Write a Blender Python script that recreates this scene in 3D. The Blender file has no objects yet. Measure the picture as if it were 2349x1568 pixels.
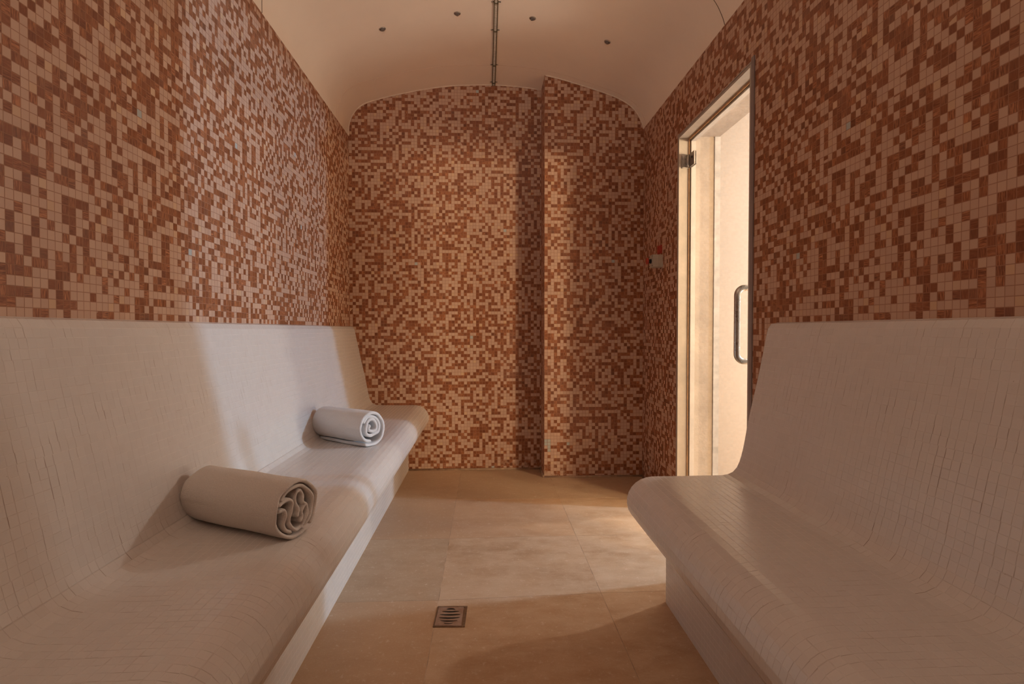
import bpy, bmesh, math, random
from mathutils import Vector, noise
random.seed(7)
sc = bpy.context.scene
COL = sc.collection
R = math.radians

# ---------------------------------------------------------------- camera
cam_d = bpy.data.cameras.new('camera'); cam = bpy.data.objects.new('camera', cam_d); COL.objects.link(cam)
cam_d.sensor_fit = 'HORIZONTAL'; cam_d.sensor_width = 36; cam_d.lens = 36*1290/2349
cam_d.clip_start = .02
cam.location = (0, 0, 1.003); cam.rotation_euler = (R(90-1.2), 0, R(-2.64))
sc.camera = cam
# ---------------------------------------------------------------- view and world
vs = sc.view_settings
vs.view_transform = 'Standard'; vs.look = 'None'; vs.gamma = 1; vs.use_curve_mapping = False
vs.exposure = 0.6
sc.cycles.max_bounces = 10; sc.cycles.diffuse_bounces = 6; sc.cycles.caustics_refractive = False
w = bpy.data.worlds.new('world'); sc.world = w; w.use_nodes = True
w.node_tree.nodes['Background'].inputs[0].default_value = (1, .8, .65, 1)
w.node_tree.nodes['Background'].inputs[1].default_value = 0.02
# ---------------------------------------------------------------- lamps
def lamp(name, loc, power, col, radius):
    d = bpy.data.lights.new(name, 'POINT'); d.energy = power; d.color = col; d.shadow_soft_size = radius
    o = bpy.data.objects.new(name, d); COL.objects.link(o); o.location = loc
    return o
KEY = lamp('corridor_lamp', (3.25, 2.66, 1.78), 140, (.56, .87, 1.26), .06)
KEY3 = lamp('corridor_lamp_high', (3.1, 3.45, 2.15), 66, (1, .91, .82), .06)
KEY2 = lamp('corridor_fill_low', (2.55, 2.75, .50), 44, (1, .93, .84), .25)  # added low fill in place of corridor floor bounce, lifts the vault
REAR = lamp('rear_fill', (.05, -1.06, 1.92), 1.5, (1, .93, .86), .13)  # added fill behind the camera, brightens the room from the front
WARM = lamp('corridor_fill_near', (2.45, 1.15, 1.75), 145, (1, .74, .48), .14)  # added warm fill through the doorway for the back wall and floor
WARM2 = lamp('corridor_fill_corner', (3.6, 1.05, 1.75), 120, (1, .78, .52), .14)  # added warm fill aimed at the far end of the left bench
d = bpy.data.lights.new('rear_vault_fill', 'SPOT'); d.energy = 135; d.color = (1, .90, .80); d.spot_size = R(78); d.spot_blend = 1; d.shadow_soft_size = .06  # unseen spot added to brighten the vault
UP = bpy.data.objects.new('rear_vault_fill', d); COL.objects.link(UP); UP.location = (-.25, -1.12, 1.75); UP.rotation_euler = (R(90+36), 0, R(2))

# ================================================================ helpers
def link(name, me, mat=None, parent=None):
    o = bpy.data.objects.new(name, me); COL.objects.link(o)
    if mat:
        for m in (mat if isinstance(mat, (list, tuple)) else [mat]): me.materials.append(m)
    if parent: o.parent = parent
    return o
def obj(name, bm, mat=None, parent=None, smooth=False, norm=True):
    me = bpy.data.meshes.new(name)
    if norm: bmesh.ops.recalc_face_normals(bm, faces=bm.faces)
    bm.to_mesh(me); bm.free()
    if smooth:
        for p in me.polygons: p.use_smooth = True
    return link(name, me, mat, parent)
def smooth_by_angle(o, ang=35):
    me = o.data
    for p in me.polygons: p.use_smooth = True
    me.set_sharp_from_angle(angle=R(ang))
def thing(name, label, cat, loc=(0, 0, 0), rot=(0, 0, 0), group=None):
    o = bpy.data.objects.new(name, None); COL.objects.link(o); o.empty_display_size = .05
    o.location = loc; o.rotation_euler = rot; tag(o, label, cat, group)
    return o
def tag(o, label, cat, group=None):
    o['label'] = label; o['category'] = cat
    if group: o['group'] = group
def struct(o): o['kind'] = 'structure'; return o
def box(bm, x0, x1, y0, y1, z0, z1, mi=0):
    v = [bm.verts.new((x, y, z)) for z in (z0, z1) for y in (y0, y1) for x in (x0, x1)]
    fs = []
    for i in ((0, 2, 3, 1), (4, 5, 7, 6), (0, 1, 5, 4), (2, 6, 7, 3), (0, 4, 6, 2), (1, 3, 7, 5)):
        f = bm.faces.new([v[k] for k in i]); f.material_index = mi; fs.append(f)
    return fs
def bevel(bm, w=.002, seg=2, ang=40):
    es = [e for e in bm.edges if len(e.link_faces) == 2 and e.calc_face_angle(0) > R(ang)]
    bmesh.ops.bevel(bm, geom=es, offset=w, segments=seg, affect='EDGES', profile=.5)
def box_uv(bm, ox=0, oy=0, oz=0):
    uv = bm.loops.layers.uv.verify()
    bm.normal_update()
    for f in bm.faces:
        n = f.normal; a = [abs(c) for c in n]
        for l in f.loops:
            c = l.vert.co
            if a[0] >= a[1] and a[0] >= a[2]: l[uv].uv = (c.y-oy, c.z-oz)
            elif a[1] >= a[2]: l[uv].uv = (c.x-ox, c.z-oz)
            else: l[uv].uv = (c.x-ox, c.y-oy)
def frame_from(t):
    t = Vector(t).normalized(); a = Vector((0, 0, 1)) if abs(t.z) < .9 else Vector((1, 0, 0))
    u = t.cross(a).normalized(); return u, t.cross(u).normalized()
def tube(bm, pts, r, n=12, cap=True, mi=0):
    pts = [Vector(p) for p in pts]; rings = []
    for i, p in enumerate(pts):
        t = pts[min(i+1, len(pts)-1)]-pts[max(i-1, 0)]
        if i == 0: u, v = frame_from(t)
        else:
            t.normalize(); u = (u-t*u.dot(t)).normalized(); v = t.cross(u)
        rr = r[i] if isinstance(r, (list, tuple)) else r
        rings.append([bm.verts.new(p+(u*math.cos(k*2*math.pi/n)+v*math.sin(k*2*math.pi/n))*rr) for k in range(n)])
    for a, b in zip(rings, rings[1:]):
        for k in range(n):
            f = bm.faces.new((a[k], a[(k+1) % n], b[(k+1) % n], b[k])); f.material_index = mi
    if cap:
        for q in (rings[0], rings[-1][::-1]):
            f = bm.faces.new(q); f.material_index = mi
def lathe(bm, prof, n=24, M=None, mi=0):
    # prof: (radius, height) along local z; M maps local to parent space
    rings = []
    for r, z in prof:
        rings.append([bm.verts.new((r*math.cos(2*math.pi*k/n), r*math.sin(2*math.pi*k/n), z)) for k in range(n)])
    for a, b in zip(rings, rings[1:]):
        for k in range(n):
            f = bm.faces.new((a[k], a[(k+1) % n], b[(k+1) % n], b[k])); f.material_index = mi
    for q in (rings[0][::-1], rings[-1]):
        if len(set(tuple(round(c, 7) for c in v.co) for v in q)) > 2:
            f = bm.faces.new(q); f.material_index = mi
    if M is not None:
        for rg in rings:
            for v in rg: v.co = M @ v.co

# ================================================================ materials
class NT:
    def __init__(s, name):
        m = bpy.data.materials.new(name); m.use_nodes = True; s.m = m; s.t = m.node_tree; s.n = s.t.nodes
        s.b = s.n['Principled BSDF']
    def node(s, k, **kw):
        x = s.n.new(k)
        for a, v in kw.items(): setattr(x, a, v)
        return x
    def put(s, sock, v):
        if v is None: return
        if isinstance(v, bpy.types.NodeSocket): s.t.links.new(v, sock)
        elif isinstance(v, (tuple, list)) and len(v) == 3 and sock.type == 'RGBA': sock.default_value = (*v, 1)
        else: sock.default_value = v
    def math(s, op, a, b=None, c=None, clamp=False):
        x = s.node('ShaderNodeMath', operation=op, use_clamp=clamp)
        s.put(x.inputs[0], a); s.put(x.inputs[1], b)
        if c is not None: s.put(x.inputs[2], c)
        return x.outputs[0]
    def vmath(s, op, a, b=None):
        x = s.node('ShaderNodeVectorMath', operation=op); s.put(x.inputs[0], a)
        if b is not None: s.put(x.inputs[1], b)
        return x.outputs[0]
    def mix(s, f, a, b, bt='MIX'):
        x = s.node('ShaderNodeMix', data_type='RGBA', blend_type=bt)
        s.put(x.inputs[0], f); s.put(x.inputs[6], a); s.put(x.inputs[7], b); return x.outputs[2]
    def ramp(s, v, lo, hi, a=0., b=1.):
        x = s.node('ShaderNodeMapRange'); x.clamp = True; s.put(x.inputs[0], v)
        for i, q in enumerate((lo, hi, a, b)): s.put(x.inputs[1+i], q)
        return x.outputs[0]
    def noise(s, vec, scale, detail=3, rough=.5):
        x = s.node('ShaderNodeTexNoise'); s.put(x.inputs['Vector'], vec); x.inputs['Scale'].default_value = scale
        x.inputs['Detail'].default_value = detail; x.inputs['Roughness'].default_value = rough; return x.outputs[0]
    def white(s, vec):
        x = s.node('ShaderNodeTexWhiteNoise', noise_dimensions='3D'); s.put(x.inputs['Vector'], vec); return x.outputs['Value'], x.outputs['Color']
    def sep(s, v):
        x = s.node('ShaderNodeSeparateXYZ'); s.put(x.inputs[0], v); return x.outputs
    def comb(s, a=0., b=0., c=0.):
        x = s.node('ShaderNodeCombineXYZ'); s.put(x.inputs[0], a); s.put(x.inputs[1], b); s.put(x.inputs[2], c); return x.outputs[0]
    def uv(s): return s.node('ShaderNodeUVMap').outputs[0]
    def pos(s): return s.node('ShaderNodeTexCoord').outputs['Object']
    def world(s): return s.node('ShaderNodeNewGeometry').outputs['Position']
    def bump(s, h, dist=.001, strength=1.):
        x = s.node('ShaderNodeBump'); s.put(x.inputs['Height'], h); x.inputs['Distance'].default_value = dist
        x.inputs['Strength'].default_value = strength; s.put(s.b.inputs['Normal'], x.outputs[0])
    def set(s, col=None, rough=None, metal=None, spec=None):
        s.put(s.b.inputs['Base Color'], col); s.put(s.b.inputs['Roughness'], rough); s.put(s.b.inputs['Metallic'], metal)
        if spec is not None: s.put(s.b.inputs['Specular IOR Level'], spec)
        return s.m

P = .0218      # tile pitch, 20 mm tesserae with grout
def mosaic():
    k = NT('glass_mosaic'); uv = k.uv()
    q = k.vmath('SCALE', uv); q.node.inputs['Scale'].default_value = 1/P
    cell = k.vmath('FLOOR', q); fr = k.vmath('FRACTION', q); fx, fy, _ = k.sep(fr)
    r1, c1 = k.white(cell); c1x, c1y, c1z = k.sep(c1)
    r2, c2 = k.white(k.vmath('ADD', cell, (31.7, 11.3, 5.1))); c2x, c2y, c2z = k.sep(c2)
    d = k.math('MAXIMUM', k.math('ABSOLUTE', k.math('SUBTRACT', fx, .5)), k.math('ABSOLUTE', k.math('SUBTRACT', fy, .5)))
    grout = k.ramp(d, .449, .468)
    drift = k.noise(uv, .9, 1); thr = k.math('ADD', .30, k.math('MULTIPLY', drift, .42))
    brown = k.math('LESS_THAN', r1, thr)
    # aventurine streaks, running across or along each tile
    qx, qy, _ = k.sep(q)
    sa = k.noise(k.comb(k.math('MULTIPLY', qx, 9.), k.math('MULTIPLY', qy, .9), k.math('MULTIPLY', r2, 40.)), 1., 3, .6)
    sb = k.noise(k.comb(k.math('MULTIPLY', qx, .9), k.math('MULTIPLY', qy, 9.), k.math('MULTIPLY', r2, 40.)), 1., 3, .6)
    pick = k.math('GREATER_THAN', c2x, .68)
    st = k.math('ADD', k.math('MULTIPLY', sa, k.math('SUBTRACT', 1., pick)), k.math('MULTIPLY', sb, pick))
    st = k.ramp(st, .40, .66)
    bcol = k.mix(c1y, (.165, .043, .011), (.235, .070, .022))
    bcol = k.mix(k.ramp(c2z, .86, 1., 0., .6), bcol, (.15, .06, .03))
    bcol = k.mix(k.math('MULTIPLY', st, k.ramp(c2y, .15, 1., .15, .9)), bcol, (.62, .25, .11))
    lcol = k.mix(c1y, (.52, .325, .23), (.575, .37, .262))
    lcol = k.mix(k.ramp(c2z, .9, 1., 0., .5), lcol, (.66, .42, .22))
    tile = k.mix(brown, lcol, bcol)
    tile = k.mix(k.math('GREATER_THAN', c1z,   .9994), tile, (.42, .44, .42))
    gcol = k.mix(brown, (.38, .205, .135), (.36, .17, .10))
    col = k.mix(grout, tile, gcol)
    # lime bloom and worn patches close to the floor
    wp = k.world(); n1 = k.noise(wp, 2.3, 4, .6)
    col = k.mix(k.ramp(n1, .58, .8, 0., .12), col, (.62, .50, .44))
    wx, wy, wz = k.sep(wp)
    low = k.ramp(wz, .02, .14, 1., 0.); far = k.ramp(wy, 3.7, 3.78, 0., 1.)
    n2 = k.noise(wp, 26., 5, .7)
    worn = k.math('MULTIPLY', k.math('MULTIPLY', low, far), k.ramp(n2, .50, .58))
    worn = k.math('MULTIPLY', worn, k.ramp(k.math('ABSOLUTE', k.math('SUBTRACT', wx, .35)), .12, .4, 1., 0.))
    col = k.mix(k.math('MULTIPLY', worn, .85), col, (.50, .33, .23))
    k.bump(k.math('SUBTRACT', k.math('MULTIPLY', st, .12), grout), .0007, .7)
    rough = k.math('ADD', k.math('MULTIPLY', grout, .45), k.ramp(r2, 0., 1., .34, .5))
    return k.set(col, rough, None, .45)
def white_tiles():
    k = NT('white_tesserae'); uv = k.uv(); S = P
    q = k.vmath('SCALE', uv); q.node.inputs['Scale'].default_value = 1/S
    x, y, _ = k.sep(q)
    wob = k.noise(uv, 8., 2); wv = k.math('MULTIPLY', k.math('SUBTRACT', wob, .5), .05)
    x = k.math('ADD', x, wv); y = k.math('ADD', y, wv)
    jr, _j = k.white(k.comb(k.math('FLOOR', y), 4.4, 1.7)); x = k.math('ADD', x, k.math('MULTIPLY', jr, .12))
    cell = k.comb(k.math('FLOOR', x), k.math('FLOOR', y), 0.)
    r, c = k.white(cell)
    def line(a, b, off):
        d = k.math('ABSOLUTE', k.math('SUBTRACT', a, k.math('ROUND', a)))
        # every joint opens and closes along its run
        s = k.noise(k.comb(k.math('MULTIPLY', k.math('ROUND', a), 7.31), k.math('MULTIPLY', b, .22), off), 1., 2, .7)
        big = k.noise(uv, 3.1, 3, .65)
        w1, _c = k.white(k.comb(k.math('ROUND', a), k.math('FLOOR', b), off))
        st = k.math('MULTIPLY', k.math('MULTIPLY', k.ramp(s, .38, .66), k.ramp(w1, 0., 1., .35, 1.25)), k.ramp(big, .36, .66, .25, 1.1))
        st = k.math('ADD', st, .16)
        wd = k.math('ADD', .034, k.math('MULTIPLY', k.ramp(s, .45, .75), .04))
        m = k.math('SUBTRACT', 1., k.ramp(k.math('DIVIDE', d, wd), .5, 1.))
        return k.math('MULTIPLY', m, st), m
    la, ma = line(x, y, 3.3); lb, mb = line(y, x, 9.1)
    dark = k.math('MAXIMUM', la, k.math('MULTIPLY', k.math('SUBTRACT', lb, .12), .6)); anyl = k.math('MAXIMUM', ma, mb)
    base = k.mix(r, (.655, .605, .565), (.68, .63, .59))
    blot = k.noise(uv, 2.0, 3); base = k.mix(k.ramp(blot, .4, .7, 0., .45), base, (.66, .61, .60))
    sp = k.noise(uv, 210., 2); spl = k.noise(uv, 5., 2)
    base = k.mix(k.math('MULTIPLY', k.ramp(sp, .72, .76), k.ramp(spl, .5, .62)), base, (.22, .14, .09))
    col = k.mix(k.math('MULTIPLY', dark, .66, clamp=True), base, (.23, .135, .085))
    col = k.mix(k.math('MULTIPLY', k.math('MULTIPLY', mb, k.math('SUBTRACT', 1., dark)), .22, clamp=True), col, (.78, .71, .64))
    tilt = k.math('MULTIPLY', r, .5)
    k.bump(k.math('SUBTRACT', k.math('ADD', tilt, k.math('MULTIPLY', k.noise(uv, 30., 2), .8)), anyl), .0007, .4)
    return k.set(col, k.math('ADD', .27, k.math('MULTIPLY', anyl, .3)), None, .5)
def stone():
    k = NT('sandstone_tile'); p = k.world()
    at = k.node('ShaderNodeAttribute'); at.attribute_name = 'tint'; tr, tg, tb = k.sep(at.outputs['Vector'])
    off = k.vmath('ADD', p, k.vmath('SCALE', at.outputs['Vector'])); off.node.inputs[0].default_value = (0, 0, 0)
    k.t.links.new(p, off.node.inputs[0])
    sv = off.node.inputs[1].links[0].from_node; sv.inputs['Scale'].default_value = 19.
    sx = k.vmath('MULTIPLY', off, (1., 1.8, 1.))
    a = k.noise(sx, 2.2, 6, .62); b = k.noise(sx, 9., 5, .7); c = k.noise(p, 160., 3, .7)
    col = k.mix(k.ramp(a, .3, .7), (.37, .225, .125), (.56, .375, .235))
    col = k.mix(k.ramp(b, .38, .66, 0., .7), col, (.62, .45, .31))
    col = k.mix(k.ramp(tr, 0., 1., 0., .65), col, (.33, .23, .145))
    col = k.mix(k.ramp(tg, 0., 1., 0., .35), col, (.55, .30, .155))
    col = k.mix(k.ramp(c, .55, .75, 0., .35), col, (.70, .52, .38))
    col = k.mix(k.ramp(k.noise(p, 45., 4, .8), .58, .72, 0., .5), col, (.78, .65, .54))
    k.bump(k.math('ADD', b, k.math('MULTIPLY', c, .3)), .0012, .5)
    return k.set(col, k.ramp(b, .3, .7, .42, .6), None, .4)
def plain(name, col, rough=.6, metal=0., var=.12, scale=8., bump=0., bscale=60., spec=.4):
    k = NT(name); p = k.pos(); n = k.noise(p, scale, 4, .6)
    dk = tuple(c*(1-var) for c in col); lt = tuple(min(1, c*(1+var*.6)) for c in col)
    if bump: k.bump(k.noise(p, bscale, 4, .6), bump, .7)
    return k.set(k.mix(k.ramp(n, .3, .7), dk, lt), rough, metal, spec)
def terry(name, col):
    k = NT(name); p = k.pos()
    a = k.noise(p, 420., 3, .75); b = k.noise(p, 60., 3, .6)
    k.bump(k.math('ADD', a, k.math('MULTIPLY', b, .8)), .0034, .9)
    c = k.mix(k.ramp(a, .35, .65), tuple(x*.86 for x in col), col)
    k.b.inputs['Sheen Weight'].default_value = .35; k.b.inputs['Sheen Roughness'].default_value = .6
    return k.set(c, .95, 0., .1)
def glass():
    k = NT('clear_glass'); k.b.inputs['Transmission Weight'].default_value = 1.; k.b.inputs['IOR'].default_value = 1.45
    n = k.noise(k.pos(), 3., 4); k.b.inputs['Base Color'].default_value = (.97, .985, .975, 1)
    k.put(k.b.inputs['Roughness'], k.ramp(n, .4, .8, 0., .02)); return k.m
def thin_glass():
    # clear pane: transparent with a fresnel reflection, so lamp light passes straight through it
    k = NT('pane_glass'); out = k.n['Material Output']
    tr = k.node('ShaderNodeBsdfTransparent'); tr.inputs[0].default_value = (.97, .985, .975, 1)
    gl = k.node('ShaderNodeBsdfGlossy'); gl.inputs['Roughness'].default_value = .02
    lw = k.node('ShaderNodeLayerWeight'); lw.inputs[0].default_value = .5
    fr = k.math('ADD', .035, k.math('MULTIPLY', k.math('POWER', lw.outputs['Facing'], 5.), .9))
    mx = k.node('ShaderNodeMixShader'); k.t.links.new(fr, mx.inputs[0])
    k.t.links.new(tr.outputs[0], mx.inputs[1]); k.t.links.new(gl.outputs[0], mx.inputs[2])
    k.t.links.new(mx.outputs[0], out.inputs[0]); k.n.remove(k.b); return k.m
def metal(name, col=(.55, .53, .50), rough=.3, var=.3):
    k = NT(name); p = k.pos(); n = k.noise(p, 40., 4, .7)
    c = k.mix(k.ramp(n, .35, .7), tuple(x*(1-var) for x in col), col)
    k.bump(k.noise(p, 300., 3), .0004, .4)
    return k.set(c, k.ramp(n, .3, .7, rough, rough+.2), 1.)

M_MOS = mosaic(); M_WT = white_tiles(); M_ST = stone()
M_GROUT = plain('floor_grout', (.46, .33, .23), .85, var=.5, scale=12)
M_VAULT = plain('vault_plaster', (.91, .79, .665), .55, var=.05, scale=1.6, bump=.0006, bscale=40)
M_SEAM = plain('seam_caulk', (.74, .58, .45), .6, var=.15, scale=30)
M_DSEAM = plain('open_seam', (.13, .08, .05), .8)
M_CREAM = plain('cream_plaster', (.33, .262, .20), .8, var=.03, scale=2, bump=.001, bscale=30)
M_REVEAL = plain('reveal_plaster', (.37, .30, .235), .75, var=.2, scale=5, bump=.002, bscale=40)
M_FRAME = plain('aged_white_paint', (.48, .42, .36), .45, var=.14, scale=9, bump=.001)
M_RUST = plain('rust_stained_seal', (.62, .38, .20), .7, var=.3, scale=20)
M_TRIM = plain('grey_edge_trim', (.27, .22, .21), .4, var=.15)
M_CHROME = metal('worn_chrome', (.62, .59, .54), .22); M_STEEL = metal('dull_steel', (.50, .45, .41), .40, .4)
M_DARK = plain('black_plastic', (.012, .012, .014), .4, var=.2)
M_HOLE = plain('drain_dark', (.010, .008, .007), .9)
M_RED = plain('red_plastic', (.42, .05, .025), .4, var=.15)
M_BOX = plain('beige_plastic', (.52, .46, .37), .5, var=.12, scale=20)
M_STICK = plain('red_sticker', (.45, .045, .03), .5, var=.45, scale=60)
M_TW = terry('white_terry', (.93, .92, .93)); M_TW2 = terry('cream_terry', (.88, .79, .72))
M_CH = plain('clear_channel', (.42, .36, .25), .35, var=.2, scale=60)
M_RAIL = plain('channel_rail', (.13, .10, .055), .5, var=.3, scale=60)
M_BEAD = plain('silver_bead', (.72, .68, .62), .3, var=.2, scale=90)
M_GREYT = plain('grey_tile', (.43, .44, .40), .35, var=.12, scale=50)
M_LENS = plain('grey_lens', (.17, .14, .125), .25, var=.3, scale=60)
k = NT('lamp_glow'); k.b.inputs['Emission Color'].default_value = (1, .8, .6, 1); k.b.inputs['Emission Strength'].default_value = 4; M_GLOW = k.m

# ================================================================ the room
XL, XR, YB, YC, YR = -.965, 1.07, 4.036, 3.80, -1.25   # left wall, right wall, back wall, chase front, rear wall
SPR = 2.37
ARCH = [(-.965, SPR), (-.964, 2.435), (-.945, 2.500), (-.908, 2.556), (-.857, 2.594), (-.787, 2.621), (-.659, 2.656), (-.475, 2.697),
        (-.291, 2.728), (-.106, 2.741), (.079, 2.744), (.265, 2.733), (.399, 2.714), (.514, 2.689), (.662, 2.648), (.796, 2.607),
        (.900, 2.568), (.981, 2.520), (1.029, 2.465), (1.059, 2.405), (1.07, SPR)]
def catmull(pts, n=5, closed=False):
    out = []; N = len(pts)
    for i in range(N-1):
        p0, p1, p2, p3 = pts[max(i-1, 0)], pts[i], pts[i+1], pts[min(i+2, N-1)]
        for j in range(n):
            t = j/n
            out.append(tuple(.5*((2*b)+(-a+c)*t+(2*a-5*b+4*c-d)*t*t+(-a+3*b-3*c+d)*t**3) for a, b, c, d in zip(p0, p1, p2, p3)))
    out.append(tuple(pts[-1])); return out
ARC = catmull(ARCH, 4)
ARC = [(min(max(x, XL), XR), z) for x, z in ARC]
def arch_z(x):
    for (a, za), (b, zb) in zip(ARC, ARC[1:]):
        if a <= x <= b and b > a: return za+(zb-za)*(x-a)/(b-a)
    return SPR
# floor: laid slabs with real joints over a grout bed
def build_floor():
    bm = bmesh.new(); tl = bm.verts.layers.float_color.new('tint')
    xs = [-2.016, -1.403, -.79, -.1775, .438, 1.05, 1.663, 2.276, 2.889, 3.502, 4.115, 4.728]
    g = .0011
    def rows(i):    # joint heights drift a little from column to column, as laid
        return [(-1.76+.622*j) for j in range(8)]
    base = {2: [3.338, 2.700, 2.087, 1.470], 3: None}
    for ci in range(len(xs)-1):
        x0, x1 = xs[ci], xs[ci+1]
        def yl(j, side):
            std = [4.66, 4.042, 3.337, 2.700, 2.080, 1.462, .845, .225, -.395, -1.015, -1.635][j]
            drift = [(0, 0, 0, 0, 0, 0, 0, 0, 0, 0, 0), (0, 0, -.020, .010, .030, .02, 0, 0, 0, 0, 0)]
            if ci < 3: return std+(.003 if side == 0 else 0)
            if ci == 3: return std+(0 if side == 0 else drift[1][j])
            return std+drift[1][j]+(0 if side == 0 else .012)
        for j in range(10):
            q = [(x0+g, yl(j+1, 0)+g), (x1-g, yl(j+1, 1)+g), (x1-g, yl(j, 1)-g), (x0+g, yl(j, 0)-g)]
            t = (random.random(), random.random(), random.random(), 1)
            top = [bm.verts.new((a, b, 0)) for a, b in q]; bot = [bm.verts.new((a, b, -.004)) for a, b in q]
            for v in top+bot: v[tl] = t
            bm.faces.new(top)
            for i in range(4): bm.faces.new((bot[i], bot[(i+1) % 4], top[(i+1) % 4], top[i]))
    fs = box(bm, -2.1, 4.8, -1.7, 4.7, -.15, -.0004, 1)
    o = obj('floor', bm, [M_ST, M_GROUT]); struct(o)
build_floor()

T = .23
def cut_arch(y0, y1):     # solid whose top follows the arch
    bm = bmesh.new()
    pts = [(XL, 0)]+[(x, z) for x, z in ARC]+[(XR, 0)]
    a = [bm.verts.new((x, y0, z)) for x, z in pts]; b = [bm.verts.new((x, y1, z)) for x, z in pts]
    bm.faces.new(a); bm.faces.new(b[::-1]); n = len(pts)
    for i in range(n): bm.faces.new((a[i], b[i], b[(i+1) % n], a[(i+1) % n]))
    return bm
bm = cut_arch(YB, YB+T); box_uv(bm, -.965, 0, .004); struct(obj('wall_back', bm, M_MOS))
bm = cut_arch(YR-T, YR); box_uv(bm, -.965, 0, .004); struct(obj('wall_rear', bm, M_MOS))
bm = bmesh.new(); box(bm, XL-T, XL, YR-T, YB+T, 0, SPR); box_uv(bm, 0, YB, .004); struct(obj('wall_left', bm, M_MOS))
# chase boxed out in the right-hand corner, its top cut to the vault
bm = bmesh.new()
pts = [(.395, 0), (.395, arch_z(.395))]+[(x, z) for x, z in ARC if .40 < x < XR]+[(XR, SPR), (XR, 0)]
a = [bm.verts.new((x, YC, z)) for x, z in pts]; b = [bm.verts.new((x, YB, z)) for x, z in pts]
bm.faces.new(a); bm.faces.new(b[::-1])
for i in range(len(pts)): bm.faces.new((a[i], b[i], b[(i+1) % len(pts)], a[(i+1) % len(pts)]))
box_uv(bm, .395, YB, .0); WCH = struct(obj('wall_chase', bm, M_MOS))
# odd grey replacement tesserae low on the chase
bm = bmesh.new()
for c, r in ((0, 11), (1, 11), (0, 10), (1, 10), (1, 9), (1, 8), (7, 10)):
    x0 = .395+c*P+.0012; z0 = r*P+.0012; box(bm, x0, x0+P-.0024, YC-.0012, YC+.004, z0, z0+P-.0024)
bevel(bm, .0006, 1); obj('grey_tile_patch', bm, M_GREYT, WCH)
# right wall with the doorway
DY0, DY1, DH = 2.232, 3.098, 2.078
bm = bmesh.new()
for y0, y1, z0 in ((YR-T, DY0, 0), (DY1, YB+T, 0), (DY0, DY1, DH)): box(bm, XR, XR+T, y0, y1, z0, SPR+.35)
box_uv(bm, 0, YB, .004)
bm.normal_update()
for f in bm.faces:
    c = f.calc_center_median()
    if f.normal.x > .5: f.material_index = 1
    elif abs(f.normal.y) > .5 and DY0-.01 < c.y < DY1+.01: f.material_index = 2
    elif f.normal.z < -.5: f.material_index = 2
struct(obj('wall_right', bm, [M_MOS, M_CREAM, M_REVEAL], norm=False))
# vault shell
bm = bmesh.new(); TH = .08
prof = ARC; n = len(prof)
def shell(y0, y1, drop=0.):
    out = [((x-.05)*1.0, z+TH) for x, z in prof]
    rows = []
    for y in (y0, y1):
        rows.append([bm.verts.new((x, y, z)) for x, z in prof]); 
    for i in range(n-1): bm.faces.new((rows[0][i], rows[1][i], rows[1][i+1], rows[0][i+1]))
    return rows
r = shell(YR-T, YB+T)
top = [[bm.verts.new((x, y, 2.95)) for x in (XL-T, XR+T)] for y in (YR-T, YB+T)]
side = [[bm.verts.new((x, y, SPR)) for x in (XL-T, XR+T)] for y in (YR-T, YB+T)]
for a_, b_ in zip(r[0:1], r[1:2]):
    bm.faces.new((side[0][0], side[1][0], b_[0], a_[0])); bm.faces.new((side[0][1], a_[-1], b_[-1], side[1][1]))
bm.faces.new((top[0][0], top[0][1], top[1][1], top[1][0]))
bm.faces.new((side[0][0], top[0][0], top[1][0], side[1][0])); bm.faces.new((side[0][1], side[1][1], top[1][1], top[0][1]))
for q in (0, 1):
    bm.faces.new([side[q][0]]+r[q]+[side[q][1], top[q][1], top[q][0]])
CEI = obj('ceiling', bm, M_VAULT); smooth_by_angle(CEI, 30); struct(CEI)
# seams where the vault panels meet, and the caulk bead round the arch
def arch_line(name, y, rad, mat, dz=0., lo=None, hi=None, jit=0., parent=CEI):
    bm = bmesh.new(); pts = [(x, y+jit*noise.noise((x*3, y, 0)), z+dz) for x, z in ARC if (lo is None or x >= lo) and (hi is None or x <= hi)]
    tube(bm, pts, rad, 6); o = obj(name, bm, mat, parent, True); return o
arch_line('panel_seam', 3.735, .0014, M_SEAM, .0004, jit=.006)
arch_line('panel_seam', 2.50, .0019, M_DSEAM, .0008, jit=.006)
arch_line('panel_seam', 1.26, .0016, M_SEAM, .0006, jit=.006)
def trim(name, bm, mat): o = obj(name, bm, mat, None, True); struct(o); return o
bm = bmesh.new(); pts = [(x, YB-.002, z-.002) for x, z in ARC if x <= .395]
tube(bm, pts, [.0045+.0035*max(0, noise.noise((p[0]*6, 0, p[2]*6))) for p in pts], 8); trim('trim_1', bm, M_SEAM)
bm = bmesh.new(); pts = [(x, YC-.002, z-.002) for x, z in ARC if x >= .395]
tube(bm, pts, [.0045+.0035*max(0, noise.noise((p[0]*6, 5, p[2]*6))) for p in pts], 8); trim('trim_2', bm, M_SEAM)
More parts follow.
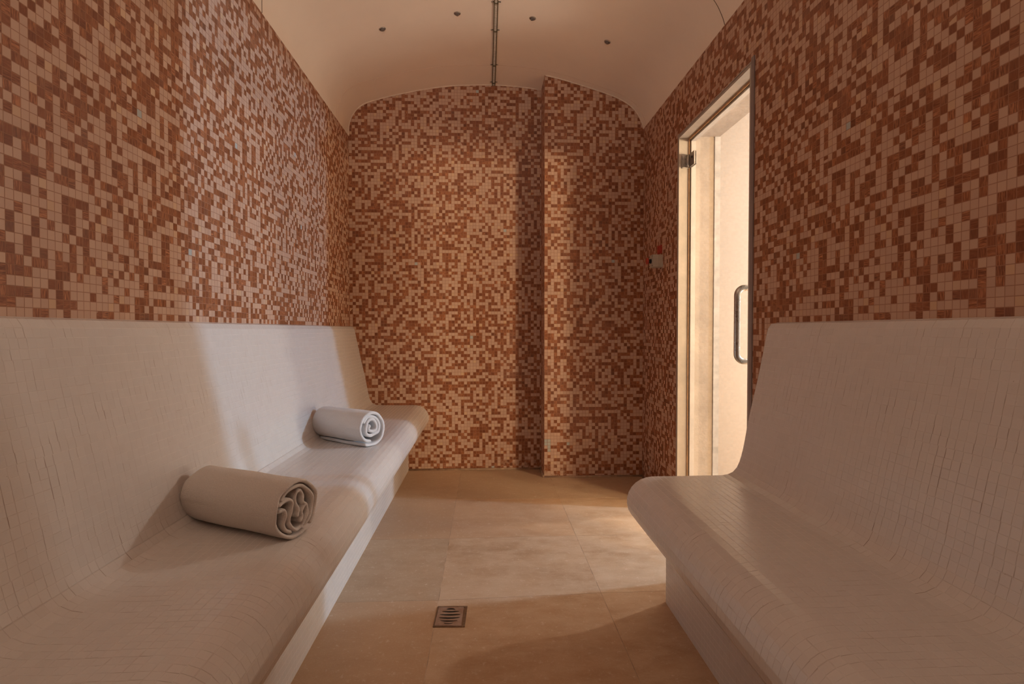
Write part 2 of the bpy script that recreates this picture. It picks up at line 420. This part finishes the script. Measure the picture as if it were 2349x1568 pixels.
# grout fillet along the foot of the back walls
bm = bmesh.new()
def fillet(p, q, nx, ny, s=.009):
    a = [bm.verts.new((x, y, z)) for x, y in (p, q) for z in (.0,)]
    b = [bm.verts.new((x, y, s*1.3)) for x, y in (p, q)]
    c = [bm.verts.new((x+nx*s, y+ny*s, .0005)) for x, y in (p, q)]
    bm.faces.new((b[0], b[1], c[1], c[0])); bm.faces.new((a[0], b[0], c[0])); bm.faces.new((a[1], c[1], b[1])); bm.faces.new((a[0], a[1], b[1], b[0])); bm.faces.new((a[0], c[0], c[1], a[1]))
fillet((-.575, YB), (.395, YB), 0, -1); fillet((.395, YC), (XR, YC), 0, -1); fillet((.395, YC-.005), (.395, YB), -1, 0, .012)
fillet((XR, DY1+.03), (XR, YC), -1, 0)
trim('trim_3', bm, plain('foot_grout', (.48, .32, .21), .8, var=.3, scale=30))

# ---- corridor beyond the doorway
CX, CY0, CY1, CH = 4.4, .3, 3.72, 2.85
for name, dim, mt in (('wall_corridor_end', (XR+T, CX+.1, CY1, CY1+.1, 0, CH), M_CREAM), ('wall_corridor_near', (XR+T, CX+.1, CY0-.1, CY0, 0, CH), M_CREAM),
                  ('wall_corridor_side', (CX, CX+.1, CY0, CY1, 0, CH), M_CREAM), ('ceiling_corridor', (XR+T+.001, CX+.1, CY0-.1, CY1+.1, CH, CH+.1), M_CREAM)):
    bm = bmesh.new(); box(bm, *dim); struct(obj(name, bm, mt))

# ---- doorway: painted frame, reveal bead, glass leaf with hinge and pull handle
D = bpy.data.objects.new('door_1', None); COL.objects.link(D); D.location = (XR, DY1, 0); D['kind'] = 'structure'
def dpart(name, bm, mat, parent=None, smooth=False):
    for v in bm.verts: v.co -= Vector((XR, DY1, 0))
    o = obj(name, bm, mat, parent or D, smooth); return o
FT = .028       # frame thickness in the opening
GX = 1.126      # glass plane
bm = bmesh.new()
box(bm, XR-.004, GX+.003, DY1-.016, DY1-.0005, 0, DH-.0005); box(bm, GX+.003, GX+.028, DY1-.034, DY1-.0005, 0, DH-.0005)
box(bm, XR-.004, GX+.028, DY0+.0005, DY0+.016, 0, DH-.0005)
box(bm, XR-.004, GX+.003, DY0+.016, DY1-.016, DH-.016, DH-.0005); box(bm, GX+.003, GX+.028, DY0+.016, DY1-.034, DH-.036, DH-.0005)
bevel(bm, .0015, 1); dpart('door_frame', bm, M_FRAME)
bm = bmesh.new()        # flange lying on the tiles
box(bm, XR-.005, XR+.0, DY0-.021, DY0+.003, 0, DH+.018); bevel(bm, .001, 1); dpart('frame_flange', bm, M_TRIM)
bm = bmesh.new(); box(bm, XR-.004, XR, DY1-.003, DY1+.008, 0, DH+.006); box(bm, XR-.004, XR, DY0+.003, DY1-.003, DH-.003, DH+.006)
bevel(bm, .001, 1); dpart('frame_lip', bm, M_FRAME)
bm = bmesh.new()        # seal between glass and frame
box(bm, GX-.007, GX-.001, DY1-.023, DY1-.016, .01, DH-.016); box(bm, GX-.007, GX-.001, DY0+.016, DY1-.023, DH-.026, DH-.016)
dpart('seal', bm, M_RUST)
bm = bmesh.new()        # metal bead on the outer edge of the reveal
box(bm, XR+T-.028, XR+T+.004, DY1-.006, DY1-.0005, 0, DH-.0005); box(bm, XR+T-.028, XR+T+.004, DY0+.0005, DY0+.006, 0, DH-.0005)
dpart('corner_bead', bm, plain('chipped_bead', (.42, .39, .36), .5, var=.25, scale=14))
bm = bmesh.new(); box(bm, GX-.001, GX+.007-.005, DY0+.018, DY1-.019, .012, DH-.018); dpart('glass_pane', bm, thin_glass())
# hinge near the top of the far jamb
bm = bmesh.new(); zc = 1.932
box(bm, XR+.012, GX-.008, DY1-.023, DY1-.0165, zc-.036, zc+.036)
box(bm, GX-.0085, GX-.0015, DY1-.105, DY1-.030, zc-.034, zc+.038); box(bm, GX+.0028, GX+.008, DY1-.105, DY1-.036, zc-.034, zc+.038)
bevel(bm, .0015, 2); HG = dpart('hinge', bm, M_STEEL)
bm = bmesh.new(); tube(bm, [(GX-.014, DY1-.029, zc-.03), (GX-.014, DY1-.029, zc+.032)], .009, 12)
for s in (-.02, .02): tube(bm, [(XR+.030, DY1-.0255, zc+s), (XR+.030, DY1-.022, zc+s)], .005, 10)
for v in bm.verts: v.co -= Vector((XR, DY1, 0))
obj('hinge_pin', bm, M_CHROME, HG, True)
bm = bmesh.new(); tube(bm, [(GX-.0115, DY1-.075, zc+.012), (GX-.0082, DY1-.075, zc+.012)], .006, 10)
for v in bm.verts: v.co -= Vector((XR, DY1, 0))
obj('hinge_screw', bm, M_DARK, HG, True)
# handle
HY = 2.315; HX = 1.052; z0, z1, rr = .872, 1.181, .0125
pts = [(GX-.002, HY, z1)]
for k_ in range(9):
    t = k_/8*math.pi/2; pts.append((HX+.032*(1-math.sin(t)), HY, z1-.032+.032*math.cos(t)))
pts = pts[:1]+[(HX+.032, HY, z1)]+pts[2:]
bot = [(x, y, z0+z1-z) for x, y, z in pts][::-1]
bm = bmesh.new(); tube(bm, pts+bot, rr, 16); HD = dpart('door_handle', bm, M_CHROME, None, True)
bm = bmesh.new()
for z in (z0, z1): tube(bm, [(GX-.006, HY, z), (GX-.0012, HY, z)], .018, 20)
for z in (z0+.058, z1-.058): tube(bm, [(HX, HY, z-.0008), (HX, HY, z+.0008)], rr+.0006, 16)
for v in bm.verts: v.co -= Vector((XR, DY1, 0))
obj('handle_collar', bm, M_CHROME, HD, True)

# ================================================================ benches
PB = [(0, 1.031), (.014, 1.029), (.026, 1.021), (.033, 1.006), (.038, .985), (.062, .865), (.088, .745), (.110, .640), (.126, .560), (.138, .515), (.152, .489)]
PS = [(.152, .489), (.170, .476), (.195, .470), (.23, .469), (.35, .469), (.455, .469), (.492, .463), (.520, .449), (.541, .427), (.553, .400), (.556, .372), (.549, .345), (.532, .322), (.508, .306), (.47, .288), (.412, .262)]
PP = [(.412, .262), (.409, .13), (.406, 0)]
def dense(p, step=.006):
    q = catmull(p, 6); out = [q[0]]
    for c in q[1:]:
        if math.dist(c, out[-1]) > step or c == q[-1]: out.append(c)
    return out
def bevel_rows(o):
    m = o.modifiers.new('eased_rows', 'BEVEL'); m.width = .0022; m.segments = 2; m.limit_method = 'ANGLE'; m.angle_limit = R(8)
def resample(pts, step):
    q = catmull(pts, 12); out = [q[0]]; acc = 0.
    for a, b in zip(q, q[1:]):
        L = math.dist(a, b)
        while L > 0 and acc+L >= step:
            t = (step-acc)/L; a = (a[0]+(b[0]-a[0])*t, a[1]+(b[1]-a[1])*t); out.append(a); L = math.dist(a, b); acc = 0.
        acc += L
    if math.dist(out[-1], q[-1]) > step*.4: out.append(q[-1])
    return out
ROWS = resample(PB+PS[1:], P)      # one chord per row of tesserae, so the rows read as facets
CUT = min(range(len(ROWS)), key=lambda i: math.dist(ROWS[i], (.152, .489)))
PB, PS = ROWS[:CUT+1], ROWS[CUT:]; PP = [PS[-1]]+[(PS[-1][0]-.003, z) for z in (.13, 0)]
def bench(label, sgn, wx, y0, y1, round_end):
    root = thing('tiled_bench', label, 'bench', (wx, y0, 0), group=None)
    s0 = 0.
    for name, pr, close in (('backrest', PB, [(0, PB[-1][1])]), ('seat', PS, [(0, PS[-1][1]), (0, PS[0][1])]), ('plinth', PP, [(0, 0), (0, PP[0][1])])):
        bm = bmesh.new(); uvl = bm.loops.layers.uv.verify()
        arc = [s0]
        for a, b in zip(pr, pr[1:]): arc.append(arc[-1]+(P if name != 'plinth' else math.dist(a, b)))
        s0 = arc[-1]
        # outward normals of the profile
        nr = []
        for i in range(len(pr)):
            a = pr[max(i-1, 0)]; b = pr[min(i+1, len(pr)-1)]; dx, dz = b[0]-a[0], b[1]-a[1]; L = math.hypot(dx, dz); nr.append((-dz/L, dx/L) if False else (-dz/L, dx/L))
        stations = [(0, 0.)] + [((y1-y0)*j/14, 0.) for j in range(1, 14)]
        if round_end:
            rad = .014
            stations += [((y1-y0)-rad+rad*math.sin(t), rad*(1-math.cos(t))) for t in (0, .35, .7, 1.05, 1.35, math.pi/2)]
        else: stations += [((y1-y0), 0.)]
        rings = []
        for yy, ins in stations:
            ring = []
            for (s, z), (ns, nz) in zip(pr, nr):
                wob = .0022*noise.noise((yy*2.1+sgn*9, s*6, z*6)) if s > .02 and z > .01 else 0
                ss = max(s-ns*(ins-wob), 0); zz = max(z-nz*(ins-wob), 0.) if name != 'plinth' else z
                ring.append(bm.verts.new((sgn*ss, yy, zz)))
            cl = [bm.verts.new((sgn*s, yy, z)) for s, z in close]
            rings.append((ring, cl, yy))
        for (ra, ca, ya), (rb, cb, yb) in zip(rings, rings[1:]):
            for i in range(len(pr)-1):
                f = bm.faces.new((ra[i], ra[i+1], rb[i+1], rb[i])); f.smooth = (ya < 0)
                for l, u in zip(f.loops, ((ya+y0, arc[i]), (ya+y0, arc[i+1]), (yb+y0, arc[i+1]), (yb+y0, arc[i]))): l[uvl].uv = u
            A = [ra[-1]]+ca+[ra[0]]; B = [rb[-1]]+cb+[rb[0]]
            for i in range(len(A)-1):
                if (A[i].co-A[i+1].co).length > 1e-5: bm.faces.new((A[i], A[i+1], B[i+1], B[i]))
        for ring, cl, yy in (rings[0], rings[-1]):
            f = bm.faces.new(ring+cl)
            for l in f.loops: l[uvl].uv = (l.vert.co.x, l.vert.co.z)
        o = obj(name, bm, M_WT, root)
        if name == 'seat': bevel_rows(o)
    return root
BL = bench('long white mosaic tiled bench along the left wall, carrying two rolled towels', 1, XL+.0006, YR+.001, YB-.0006, False)
BR = bench('white mosaic tiled bench along the right wall, empty, ending beside the glass door', -1, XR-.0006, YR+.001, 2.035, True)

# ================================================================ rolled towels
def ribbon(bm, cl, L, thick, seed, wave=.0, flat=None, smooth_n=6):
    """sweep a strip of cloth whose edge-on centreline is cl (a, b) along local +x from 0 to L, with soft rolled hems"""
    c = catmull(cl, smooth_n)
    def outline(th):
        Lft, Rgt = [], []
        for i, p in enumerate(c):
            a = c[max(i-1, 0)]; b = c[min(i+1, len(c)-1)]; dx, dy = b[0]-a[0], b[1]-a[1]; l = math.hypot(dx, dy) or 1
            nx, ny = -dy/l*th/2, dx/l*th/2
            Lft.append((p[0]+nx, p[1]+ny)); Rgt.append((p[0]-nx, p[1]-ny))
        def capp(i, j):
            a, b = c[i], c[j]; dx, dy = a[0]-b[0], a[1]-b[1]; l = math.hypot(dx, dy) or 1
            return (a[0]+dx/l*th/2, a[1]+dy/l*th/2)
        return Lft+[capp(-1, -2)]+Rgt[::-1]+[capp(0, 1)]
    st = []
    for t, f in ((0, .12), (.0010, .55), (.003, .86), (.006, 1)): st.append((t, f))
    st += [(L*j/22, 1) for j in range(1, 22)]
    for t, f in ((.006, 1), (.003, .86), (.0010, .55), (0, .12)): st.append((L-t, f))
    rings = []
    N = None
    for x, f in st:
        o = outline(thick*f); ring = []
        for i, (a, b) in enumerate(o):
            e = min(1, max(0, 1-min(x, L-x)/(L*.5)))
            jit = wave*noise.noise((a*26+seed, b*26, seed*3.1+(0 if x < L/2 else 7)))
            sw = 1+.045*noise.noise((x*7+seed, math.atan2(b, a)*1.2, seed))
            bb = b*sw
            if flat is not None and bb < flat: bb = flat+(bb-flat)*.0
            ring.append(bm.verts.new((x+jit*(1 if x > L/2 else -1)*e**6, a*sw, bb)))
        rings.append(ring)
    N = len(rings[0])
    for a, b in zip(rings, rings[1:]):
        for i in range(N): bm.faces.new((a[i], b[i], b[(i+1) % N], a[(i+1) % N]))
    # close the ends with strips across the cloth thickness
    h = len(c)
    for ring in (rings[0], rings[-1]):
        for i in range(h-1):
            bm.faces.new((ring[i], ring[i+1], ring[2*h-1-i], ring[2*h-i]))
        bm.faces.new((ring[h-1], ring[h], ring[h+1])); bm.faces.new((ring[2*h], ring[2*h+1], ring[0]))
def towel(label, front, back, R0, strips, thick, mat, seed, wave, flat, lift):
    f = Vector((*front, 0)); b = Vector((*back, 0)); L = (f-b).length; d = (f-b)/L
    root_loc = (b.x, b.y, lift)
    bm = bmesh.new()
    for s in strips: ribbon(bm, [(x*R0, y*R0) for x, y in s], L, thick, seed, wave, flat)
    o = obj('rolled_towel', bm, mat, None, True); o.location = root_loc
    # local x runs along the roll towards the visible end, y points to the viewer's right of that end
    o.rotation_euler = (0, 0, math.atan2(d.y, d.x)); tag(o, label, 'towel', None); return o
near = [
    [(.42, -.86), (.12, -.93), (-.30, -.88), (-.68, -.62), (-.90, -.18), (-.88, .25), (-.66, .62), (-.25, .88), (.2, .92), (.62, .72), (.88, .35), (.93, -.08), (.80, -.48), (.66, -.66)],
    [(-.60, .44), (-.42, .66), (-.12, .76), (.22, .74), (.52, .56), (.72, .24), (.76, -.12), (.64, -.45), (.42, -.66)],
    [(-.74, .30), (-.58, .36), (-.34, .40), (-.18, .26), (-.22, .02), (-.30, -.24), (-.22, -.52), (-.02, -.72), (.22, -.70), (.40, -.52), (.55, -.28), (.50, -.02), (.32, .14), (.36, .36), (.26, .54), (.08, .56), (-.02, .38), (.04, .14), (.14, -.08), (.08, -.26)],
    [(-.72, .10), (-.52, .08), (-.46, -.14), (-.50, -.40), (-.40, -.62), (-.24, -.72)],
    [(.22, -.48), (.30, -.34), (.28, -.16), (.40, .02)],
]
def spiral(turns, r0, r1, a0, cx=0, cy=0, seed=0, amp=.05):
    out = []; N = int(turns*10)
    for i in range(N+1):
        t = i/N; a = a0+turns*2*math.pi*t; r = r0+(r1-r0)*t; r *= 1+amp*(1.6-t)*noise.noise((a*.9, seed, t*3))
        out.append((cx+r*math.cos(a), cy+r*math.sin(a)))
    return out
# spiral turning clockwise outwards, the last lap lies flat beneath
sp = spiral(2.0, .20, .74, R(150), .0, .12, 3.3, .30)
far_main = [(x, y) for x, y in sp]
far_wrap = [(-.12, -.74), (-.50, -.66), (-.82, -.34), (-.93, .08), (-.80, .54), (-.44, .88), (.06, .99), (.54, .84), (.88, .44), (.97, -.05), (.86, -.52), (.54, -.86), (.14, -.975), (-.22, -.98), (-.50, -.93)]
SZ = .4695
towel('thick cream towel roll with crumpled folded end, on the left bench nearest the camera', (-.487, 1.462), (-.800, 1.628), .0755, near, .0096, M_TW2, 1.7, .010, -.0735, SZ+.0742)
towel('bright white rolled towel with neat spiral end, on the left bench nearer the back wall', (-.525, 2.610), (-.800, 2.812), .0735, [far_wrap, far_main], .0145, M_TW, 4.2, .004, -.0770, SZ+.0782)

# ================================================================ floor drain
FD = thing('floor_drain', 'small square slotted metal floor drain set in the sandstone floor', 'drain', (-.1245, 1.958, 0), (0, 0, R(-2)))
W_, L_ = .054, .071
bm = bmesh.new()
for q in ((-W_, W_, -L_, -L_+.005), (-W_, W_, L_-.007, L_), (-W_, -W_+.004, -L_+.005, L_-.007), (W_-.010, W_, -L_+.005, L_-.007)): box(bm, q[0], q[1], q[2], q[3], -.003, .0026)
bevel(bm, .0005, 1); obj('drain_frame', bm, metal('rusty_rim', (.40, .29, .20), .45, .45), FD)
bm = bmesh.new(); gx0, gx1, gy0, gy1 = -W_+.005, W_-.012, -L_+.006, L_-.009
NX = 44; slots = [(-.053, .016, .0026, .004), (-.036, .030, .0040, .004), (-.0155, .037, .0048, .004), (.0065, .037, .0050, .004), (.0285, .031, .0048, .003), (.0490, .015, .0052, -.004)]
cols = []
for i in range(NX+1):
    x = gx0+(gx1-gx0)*i/NX; ys = [gy0]
    for yc, hw, ht, cv in slots:
        u = (x-(gx0+gx1)/2)/hw; e = max(0, 1-u*u)**.5 if abs(u) < 1 else 0
        c_ = yc+cv*(min(1, abs(u))**2) if True else yc
        ys += [c_-ht*e-.00001, c_+ht*e+.00001]
    ys.append(gy1); cols.append((x, ys))
for (xa, ya), (xb, yb) in zip(cols, cols[1:]):
    for j in range(0, len(ya), 2):
        v = [bm.verts.new((x, y, z)) for z in (.0008, .0032) for x, y in ((xa, ya[j]), (xb, yb[j]), (xb, yb[j+1]), (xa, ya[j+1]))]
        for q in ((0, 3, 2, 1), (4, 5, 6, 7), (0, 1, 5, 4), (2, 3, 7, 6)): bm.faces.new([v[k_] for k_ in q])
bmesh.ops.remove_doubles(bm, verts=bm.verts, dist=.00003)
obj('grate', bm, metal('brushed_grate', (.66, .60, .55), .34, .3), FD)
bm = bmesh.new(); box(bm, gx0, gx1, gy0, gy1, -.003, .0006); obj('sump_shade_plate', bm, M_HOLE, FD)  # near-black plate, its colour stands in for the shade below the slots

# ================================================================ emergency stop by the chase
ES = thing('emergency_button', 'beige box with red mushroom button on black collar on right wall beside the door', 'emergency button', (XR, 3.405, 1.424))
bm = bmesh.new(); box(bm, -.026, -.0005, -.037, .037, -.037, .037); bevel(bm, .002, 2); obj('back_box', bm, M_BOX, ES)
bm = bmesh.new(); box(bm, -.062, -.0268, -.037, .037, -.037, .037); bevel(bm, .004, 3); CV = obj('cover', bm, M_BOX, ES)
bm = bmesh.new()
bm.free()
for y in (-.029, .029):
    for z in (-.029, .029):
        bm = bmesh.new(); tube(bm, [(-.0605, y, z), (-.0632, y, z)], .0032, 10); obj('screw', bm, M_DARK, CV)
from mathutils import Matrix
def MX(x): return Matrix.Translation((x, 0, 0)) @ Matrix.Rotation(R(-90), 4, 'Y')
bm = bmesh.new(); lathe(bm, [(.0001, 0), (.015, 0), (.015, .004), (.0125, .006), (.0125, .016), (.0001, .016)], 24, MX(-.062)); CO = obj('collar', bm, M_DARK, ES); smooth_by_angle(CO)
bm = bmesh.new(); lathe(bm, [(.0001, 0), (.012, 0), (.0195, .003), (.0205, .007), (.019, .012), (.013, .0155), (.0001, .0165)], 28, MX(-.0775)); CO = obj('push_button', bm, M_RED, ES); smooth_by_angle(CO, 50)
bm = bmesh.new(); box(bm, XR-.0012, XR, 3.385, 3.478, 1.472, 1.525)
ST = obj('warning_sticker', bm, M_STICK); tag(ST, 'small faded red sticker on the mosaic just above the emergency button', 'sticker')

# ================================================================ ceiling strip and spotlights
LX = .055
LS = thing('strip_light', 'thin clear strip light clipped along the crown of the vaulted ceiling', 'strip light', (LX, 2.4, 2.74))
zt = arch_z(LX)-2.74
y0_, y1_ = -.9, YB-2.4-.002
bm = bmesh.new(); box(bm, -.0085, .0085, y0_, y1_, zt-.0075, zt-.0004); bevel(bm, .001, 1); obj('channel', bm, M_CH, LS)
bm = bmesh.new()
for s in (-1, 1): box(bm, s*.0098-.0018, s*.0098+.0018, y0_, y1_, zt-.0095, zt-.0004)
obj('side_rail', bm, M_RAIL, LS)
bm = bmesh.new(); y = -.3
while y < y1_-.01:
    box(bm, -.0050, .0050, y, y+.0080, zt-.0095, zt-.0074); y += .0145
bevel(bm, .0008, 1); obj('light_beads', bm, M_BEAD, LS)
for yc in (3.02, 3.30, 3.727, 3.985):
    yl = yc-2.4; bm = bmesh.new(); box(bm, -.020, .020, yl-.004, yl+.004, zt-.0015, zt-.0001); box(bm, -.0125, .0125, yl-.004, yl+.004, zt-.0125, zt-.0015)
    bevel(bm, .0006, 1); c_ = obj('clip', bm, M_RAIL, LS)
    for s in (-1, 1):
        bm = bmesh.new(); lathe(bm, [(.0001, 0), (.0048, 0), (.0042, .003), (.0001, .0048)], 12, Matrix.Translation((s*.0215, yl, zt-.0005)) @ Matrix.Rotation(R(180), 4, 'X'))
        obj('screw', bm, M_STEEL, c_, True)
def spotlight(x, y, label, tx, ty):
    z = arch_z(x); sl = (arch_z(x+.01)-arch_z(x-.01))/.02
    o = thing('ceiling_spotlight', label, 'ceiling light', (x, y, z), (0, -math.atan(sl), 0), 'steel spotlights in the vault')
    F = Matrix.Rotation(R(180), 4, 'X')
    bm = bmesh.new(); lathe(bm, [(.0001, -.002), (.0185, -.002), (.0185, .0025), (.016, .0045), (.0135, .0045), (.0125, .002), (.0001, .002)], 26, F)
    r = obj('ring', bm, M_STEEL, o); smooth_by_angle(r)
    bm = bmesh.new(); lathe(bm, [(.0001, .0), (.0115, .0), (.0125, .004), (.0118, .009), (.008, .0105), (.0001, .011)], 26, Matrix.Rotation(R(tx), 4, 'X') @ Matrix.Rotation(R(ty), 4, 'Y') @ F)
    r = obj('lens', bm, M_LENS, o); smooth_by_angle(r)
spotlight(-.574, 3.19, 'leftmost of the four small steel spotlights in the vaulted ceiling', 4, 0)
spotlight(-.156, 3.13, 'small steel spotlight just left of the strip light, its lens hanging crooked', -10, 32)
spotlight(.260, 3.15, 'small steel spotlight just right of the strip light', 6, -14)
spotlight(.690, 3.20, 'rightmost of the four small steel spotlights in the vaulted ceiling', 3, 8)
# unseen lamp base added behind the camera to go with the rear fill
RL = thing('added_lamp_fitting', 'round white lamp base added for the rear fill light, unseen behind the viewpoint', 'added light fitting', (.05, YR, 1.92), (R(-90), 0, 0))
bm = bmesh.new(); lathe(bm, [(.0001, -.001), (.11, -.001), (.11, .03), (.10, .035), (.0001, .035)], 28); obj('added_lamp_base', bm, M_BOX, RL)
